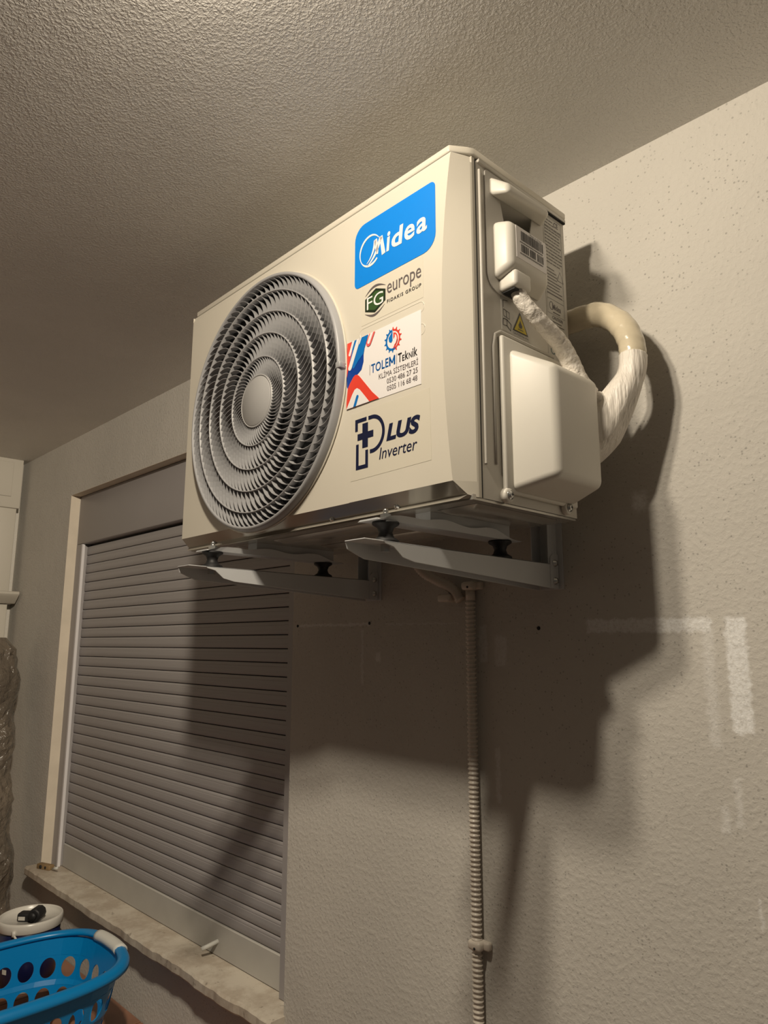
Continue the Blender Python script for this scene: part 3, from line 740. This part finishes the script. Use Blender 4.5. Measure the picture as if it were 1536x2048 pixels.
MB().tube(pB, .0215, 20, fn=wrinkle(5, .018, 1.0)).build('loop_hose', M_tape2, hose, off=HO, label='yellowed clear-wrapped stretch of the loop')
pC = catmull([(.105, -.078, .262), (.104, -.083, .235), (.093, -.090, .205), (.070, -.098, .168), (.044, -.110, .135), (.018, -.118, .112)], 12)
MB().tube(pC, lambda t: .0222+.018*min(1, max(0, (t-.28)/.45))**1.2, 30, fn=lambda i, a: 1+.035*math.sin(7*a+i*.12)*min(1, i/25)+.02*math.sin(13*a-i*.05)).build('loop_hose', M_tape3, hose, off=HO, label='white tape-wrapped end of the loop')
pD = catmull([(.040, -.148, .205), (.052, -.128, .190), (.066, -.112, .181), (.082, -.100, .186), (.092, -.092, .205)], 10)
MB().tube(pD, lambda t: .0165, 16, fn=wrinkle(12, .035, 1.5)).build('joint_wrap', M_tape, hose, off=HO)

# ---------------------------------------------------------------- wall brackets
def bracket(bx, label):
    b = thing('wall_bracket', label, 'bracket', (bx, 0, -.107), 0, 'wall brackets under the unit')
    O = (bx, 0, -.107)
    def B(m_, n, mt_, par=b, **k): return m_.build(n, mt_, par, off=O, **k)
    t = .0018; xl, xr = bx-.021, bx+.021
    top, tipy = -.0615, -.487
    def zb(y): return -.083-.024*(y+.40)/.40 if y > -.40 else -.083
    m_ = MB()
    m_.add([(xl, tipy+.006, top), (xl, tipy, top), (xr, tipy, top), (xr, -.004, top), (xl, -.004, top), (xl, tipy, top-t), (xr, tipy, top-t), (xr, -.004, top-t), (xl, -.004, top-t)],
           [(1, 2, 3, 4), (8, 7, 6, 5), (1, 5, 6, 2), (2, 6, 7, 3), (4, 3, 7, 8), (1, 4, 8, 5)])
    lf = [(tipy, top), (tipy+.004, top-.012), (tipy+.022, -.080), (-.45, -.085), (-.40, -.087), (-.004, -.107), (-.004, top)]
    m_.extrude(lf, 'x', xl, xl+t)
    rf = [(-.452, top), (-.447, top-.004), (-.436, top-.006), (-.430, top-.0075), (-.420, top-.015), (-.412, top-.021), (-.400, top-.0235), (-.388, -.0875), (-.004, -.107), (-.004, top)]
    m_.extrude(rf, 'x', xr-t, xr)
    B(m_, 'arm', M_white_metal, bevel=.0006, seg=1)
    m_ = MB()
    m_.box(xl+.0022, -.030, -.060, xl+.0042, -.0005, .33); m_.box(xr-.0042, -.030, -.105, xr-.0022, -.0005, .33); m_.box(xl+.0022, -.0025, -.107, xr+.010, -.0005, .33)
    B(m_, 'upright', M_white_metal, bevel=.0006, seg=1)
    m_ = MB(); m_.extrude([(-.030, -.066), (-.028, -.050), (-.020, -.043), (-.004, -.043), (-.004, -.106), (-.030, -.1045)], 'x', xr-t+.0002, xr+.0012); B(m_, 'end_plate', M_white_metal)
    for z in (-.060, -.092):
        m_ = MB(); m_.lathe([(0, .0), (.0065, .0), (.0065, .0012), (.0050, .0012), (.0048, .0050), (.0, .0055)], 6 if False else 12, (xr+.0012, -.016, z), 'x'); B(m_, 'bolt', M_zinc)
    for y in (-.426, -.150):
        m_ = MB(); m_.lathe([(0, -.0613), (.0195, -.0613), (.0205, -.0595), (.0195, -.0575), (.0125, -.0530), (.0100, -.0460), (.0125, -.0390), (.0195, -.0345), (.0205, -.0325), (.0195, -.0302), (0, -.0302)], 28, (bx, y, 0), 'z')
        d = B(m_, 'rubber_damper', M_rub)
        m_ = MB(); m_.lathe([(0, -.074), (.0075, -.074), (.0075, -.0634), (0, -.0634)], 6, (bx, y, 0), 'z', smooth=False); B(m_, 'nut', M_zinc, d)
    y = -.426
    m_ = MB(); m_.lathe([(0, -.0272), (.0105, -.0272), (.0105, -.0258), (0.0, -.0258)], 20, (bx, y, 0), 'z'); B(m_, 'washer', M_zinc)
    m_ = MB(); m_.lathe([(0, -.0256), (.0082, -.0256), (.0082, -.0185), (.0, -.0185)], 6, (bx, y, 0), 'z', smooth=False)
    m_.lathe([(.0042, -.0190), (.0042, -.0165), (.0036, -.0157), (.0042, -.0149), (.0036, -.0141), (.0042, -.0133), (.0036, -.0125), (.004, -.0115), (0, -.0110)], 14, (bx, y, 0), 'z'); B(m_, 'nut', M_zinc)
    return b
bracket(-.122, 'white steel wall bracket under the right end of the unit, nearest the conduit')
bracket(-.602, 'white steel wall bracket under the left end of the unit, near the shutter')

# ---------------------------------------------------------------- corrugated conduit on the wall
cx_, cy_ = -.300, -.0135
cond = thing('corrugated_conduit', 'ivory corrugated conduit running straight down the wall below the unit', 'conduit', (cx_, 0, ZF))
CO = (cx_, 0, ZF)
prof = []; z = -.118; k = 0
zs_ = []
step = .0086
while z > ZF+.002:
    prof += [(.0080, z), (.0080, z-step*.42), (.0104, z-step*.55), (.0106, z-step*.72), (.0096, z-step*.92)]; z -= step
m_ = MB(); rings = []
for r, z in prof:
    dx = .0015*math.sin(z*3.1)
    rings.append([(cx_+dx+r*math.cos(2*PI*j/16), cy_+r*math.sin(2*PI*j/16), z) for j in range(16)])
m_.loops(rings, cap0=True, cap1=True); m_.build('corrugated_tube', M_conduit, cond, off=CO)
m_ = MB(); m_.lathe([(0, -.119), (.0095, -.119), (.0095, -.098), (0, -.098)], 24, (cx_, cy_, 0), 'z'); m_.build('tube_end', M_conduit, cond, off=CO)
def clamp(z, name='pipe_clip'):
    m_ = MB(); m_.box(cx_-.0145, -.0275, z-.0085, cx_+.0155, -.0005, z+.0085)
    c = m_.build(name, M_conduit, cond, off=CO, bevel=.006, seg=4)
    m_ = MB(); m_.box(cx_+.008, -.014, z-.0075, cx_+.026, -.0005, z+.0075); m_.build('clip_ear', M_conduit, c, off=CO, bevel=.004, seg=3)
    m_ = MB(); m_.lathe([(0, .0002), (.0024, .0002), (.0024, -.0006), (0, -.0006)], 12, (cx_+.004, -.0277, z-.003), 'y'); m_.build('screw_hole', M_gap, c, off=CO)
clamp(-.090); clamp(-.752)
# second short corrugated drain hose behind the bracket
dr = thing('drain_hose', 'short ribbed drain hose curving out behind the right bracket arm', 'hose', (-.36, -.02, -.08))
DO = (-.36, -.02, -.08)
pts = catmull([(-.43, -.050, -.002), (-.425, -.045, -.030), (-.405, -.036, -.058), (-.370, -.026, -.078), (-.340, -.020, -.095), (-.323, -.016, -.118)], 14)
MB().tube(pts, .0100, 14, fn=lambda i, a: 1+(.12 if i % 2 else -.08)).build('corrugated_tube', M_conduit, dr, off=DO)
m_ = MB(); m_.box(-.372, -.034, -.120, -.340, -.0005, -.104); m_.build('pipe_clip', M_conduit, dr, off=DO, bevel=.004, seg=3)
# drill holes in the plaster, drawn as dark discs on the wall
for i, (x, z, lab) in enumerate(((-.884, -.160, 'small dark disc for a drill hole in the wall right beside the shutter guide'), (-.612, -.158, 'small dark disc for a drill hole at the right end of the filled line left of the conduit'), (-.150, -.176, 'small dark disc for a drill hole in the shadow right of the conduit'))):
    m_ = MB(); m_.lathe([(0, 0), (.0038, 0), (.0034, -.0008), (0, -.0010)], 12, (0, 0, 0), 'y'); o = m_.build('drill_hole', M_gap); o.location = (x, -.0002, z)
    tag(o, lab, 'drill hole', 'drill holes in the wall')

# ---------------------------------------------------------------- things on the sill
wd = thing('timber_offcut', 'small brown timber offcut with dark holes on the left sill end', 'offcut', (-2.47, .0, wz0), .35)
MB().box(-.035, -.012, 0, .035, .012, .018).build('block', mat('pale_timber', (.26, .17, .08), .7, var=(30, .3)), wd, bevel=.002)
m_ = MB(); m_.lathe([(0, 0), (.007, 0), (.007, -.001), (0, -.001)], 12, (-.012, -.0121, .009), 'y'); m_.lathe([(0, 0), (.005, 0), (.005, -.001), (0, -.001)], 12, (.014, -.0121, .009), 'y'); m_.build('hole', M_gap, wd)
m_ = MB(); m_.tube([(0, 0, 0), (.045, .0, .012)], .0045, 10); o = m_.build('cigarette_butt', M_gripw); o.location = (-2.425, .012, wz0+.007)
tag(o, 'white cigarette butt resting beside the timber offcut on the sill', 'cigarette butt')

# ---------------------------------------------------------------- paint bucket
bx, by, bz = -2.102, -.171, ZF
bk = thing('paint_bucket', 'white plastic paint bucket with navy label and lid under the window', 'bucket', (bx, by, bz)); bk.scale = (.77, .77, 1)
m_ = MB(); m_.lathe([(0, 0), (.108, 0), (.112, .004), (.124, .195), (.120, .195), (.0, .190)], 56); m_.build('body', M_bucket, bk)
m_ = MB(); m_.lathe([(.1130, .010), (.1240, .1795), (.1244, .1795), (.1134, .010)], 56, cyc=True); m_.build('printed_label', M_navyl, bk, label='navy printed label')
m_ = MB(); m_.lathe([(.1265, .180), (.1315, .183), (.1325, .205), (.130, .2115), (.125, .2130), (.1215, .210), (.1205, .198), (0, .196), (0, .190), (.122, .190), (.1265, .180)], 64)
m_.build('lid', M_bucket, bk)
def bp_(a, r=.1255): return (r*math.cos(a), r*math.sin(a))
A0 = -.80
m_ = MB(); pts = []
for k in range(25):
    t = k/24; a = A0+PI*t   # swings down along the near side
    r = .138+.004*math.sin(PI*t); pts.append((r*math.cos(a), r*math.sin(a), .186-.075*math.sin(PI*t)**.7))
m_.tube(pts, lambda t: .004+.0015*math.sin(PI*t), 10); m_.build('bail_handle', M_bucket, bk)
for a in (A0, A0+PI):
    m_ = MB(); x, y = bp_(a, .134); m_.lathe([(0, -.008), (.009, -.008), (.009, .008), (0, .008)], 16, (x, y, .188), 'y'); m_.build('handle_lug', M_bucket, bk)
# white label block and lettering bars on the navy label are flat print
def onlab(a, z): r = .1246+.0102*(z-.17)/.15; return (r*math.cos(a), r*math.sin(a), z)
for (a0, a1, za, zb_) in ((-1.75, -1.45, .085, .150), (-1.25, -1.05, .060, .075)):
    m_ = MB(); n = 8; m_.loops([[onlab(a0+(a1-a0)*i/n, za) for i in range(n+1)], [onlab(a0+(a1-a0)*i/n, zb_) for i in range(n+1)]], close=False); m_.build('label_panel', M_label, bk)
# black fitting on the lid
ft = thing('tap_fitting', 'black plastic tap fitting lying on the bucket lid', 'fitting', (bx+.012, by-.005, bz+.1962), .75); ft.scale = (.82, .82, .82)
m_ = MB(); m_.box(-.048, -.022, 0, .012, .022, .034); m_.build('body', M_rub, ft, bevel=.009, seg=3)
m_ = MB(); m_.lathe([(0, -.03), (.022, -.03), (.027, -.026), (.027, .024), (.024, .028), (0, .028)], 10, (.026, 0, .0275), 'y'); m_.build('knob', M_rub, ft, bevel=.001, seg=1)
m_ = MB(); m_.lathe([(0, -.031), (.015, -.031), (.015, -.0425), (0, -.0425)], 18, (.026, 0, .0275), 'y'); m_.build('collar', M_rub, ft)
m_ = MB(); m_.box(-.040, -.0225, .008, -.012, -.0216, .022); m_.build('pale_marking', M_label, ft)

# ---------------------------------------------------------------- laundry basket
kx, ky = -1.535, -.455
bas = thing('laundry_basket', 'blue plastic laundry basket with round holes and white end grips', 'laundry basket', (kx, ky, ZF))
HB = .262; AX, AY = .2, .295
def superp(a, s=1.0, e=.60):
    c, s_ = math.cos(a), math.sin(a)
    return (AX*s*math.copysign(abs(c)**e, c), AY*s*math.copysign(abs(s_)**e, s_))
# equal arc-length parametrisation
NS = 720; P0 = [superp(2*PI*i/NS) for i in range(NS+1)]; cum = [0]
for i in range(NS): cum.append(cum[-1]+math.hypot(P0[i+1][0]-P0[i][0], P0[i+1][1]-P0[i][1]))
TL = cum[-1]
def at(u):
    s_ = (u % 1)*TL; lo, hi = 0, NS
    while hi-lo > 1:
        mid = (lo+hi)//2
        if cum[mid] <= s_: lo = mid
        else: hi = mid
    t = (s_-cum[lo])/(cum[hi]-cum[lo]); return (P0[lo][0]*(1-t)+P0[hi][0]*t, P0[lo][1]*(1-t)+P0[hi][1]*t)
def wall(u, z):
    s_ = .80+.20*z/HB + (.014 if z > .150 else 0); x, y = at(u); return (x*s_, y*s_, z)
m_ = MB(); NC = 28
rowz = [(0.0, .024), (.024, .084), (.084, .144), (.144, .156), (.156, .216), (.216, .240), (.240, HB)]
for (za, zb_) in rowz:
    holes = zb_-za > .045
    for c in range(NC):
        u0, u1 = c/NC, (c+1)/NC; um, zm = (u0+u1)/2, (za+zb_)/2; hw, hz = (u1-u0)/2, (zb_-za)/2
        inn_ = []; out_ = []
        n = 24
        for k in range(n):
            a = 2*PI*k/n; ca, sa = math.cos(a), math.sin(a); q = max(abs(ca), abs(sa)); out_.append((um+hw*ca/q, zm+hz*sa/q))
            rh = .74
            inn_.append((um+hw*rh*ca*(.022/(hw*TL*rh) if hw*TL*rh > .022 else 1), zm+min(hz*.84, .027)*sa))
        oo = [wall(*p) for p in out_]; ii = [wall(*p) for p in inn_]
        skip = (za > .15 and za < .2 and abs(um-.25) < .0)
        if holes: m_.loops([oo, ii], smooth=True)
        else: m_.add([wall(u0, za), wall(um, za), wall(u1, za), wall(u1, zb_), wall(um, zb_), wall(u0, zb_)], [(0, 1, 4, 5), (1, 2, 3, 4)], True)
bw = m_.build('basket_wall', M_basket, bas, solid=.003); es_ = bw.modifiers.new('edge', 'EDGE_SPLIT'); es_.split_angle = .6
m_ = MB(); n = 72; m_.add([wall(i/n, .0) for i in range(n)], [tuple(range(n))]); m_.build('basket_base', M_basket, bas, solid=.003)
rim = MB(); rr = []; n = 144
for i in range(n):
    x, y = at(i/n); L = math.hypot(x, y); s_ = 1.0+.012/L+.01
    dx, dy = x/L, y/L; lift = 0.012*max(0, math.sin(2*PI*i/n))**6+0.012*max(0, -math.sin(2*PI*i/n))**6
    px_, py_ = x*1.0, y*1.0; rg = []
    for (o_, h) in ((-.004, -.002), (-.003, .006), (.004, .011), (.014, .012), (.024, .008), (.029, -.002), (.029, -.012), (.026, -.012), (.024, -.003), (.006, -.001)):
        rg.append((px_+dx*o_, py_+dy*o_, HB+h+lift))
    rr.append(rg)
rim.loops(rr, cyc=True); rim.build('rim', M_basket, bas)
for s_ in (1, -1):
    g_ = MB(); rr = []
    c0 = .25 if s_ > 0 else .75
    for i in range(13):
        u = c0-.042+.084*i/12; x, y = at(u); L = math.hypot(x, y); dx, dy = x/L, y/L; lift = .012*abs(math.sin(2*PI*u))**6
        rr.append([(x+dx*(.0125+.0185*math.cos(2*PI*k/14)), y+dy*(.0125+.0185*math.cos(2*PI*k/14)), HB+.001+lift+.0145*math.sin(2*PI*k/14)) for k in range(14)])
    g_.loops(rr, cap0=True, cap1=True); g_.build('grip', M_gripw, bas, label='white grip')

# ---------------------------------------------------------------- plastic wrapped roll by the left wall
bg = MB(); rings = []; rb_ = random.Random(4)
for i in range(46):
    t = i/45; z = t*1.14; r0 = .100+.008*math.sin(t*9)+.008*math.sin(t*31+1)
    if t > .95: r0 *= max(.45, 1-(t-.95)/.05*.5)
    dx_ = .20*(1-t); rings.append([(dx_+(r0+rb_.uniform(-.007, .007)+.006*math.sin(5*a_+t*17))*math.cos(a_), (r0+rb_.uniform(-.007, .007))*math.sin(a_), z+(rb_.uniform(-.008, .008) if 0 < i < 45 else 0)) for a_ in [2*PI*(j+.5*(i % 2))/26 for j in range(26)]])
bg.loops(rings, cap0=True, cap1=True, smooth=False)
o = bg.build('wrapped_roll', M_bag); o.location = (-2.835, -.17, ZF)
tag(o, 'tall brown roll in shiny crumpled plastic standing in the left corner', 'wrapped roll')
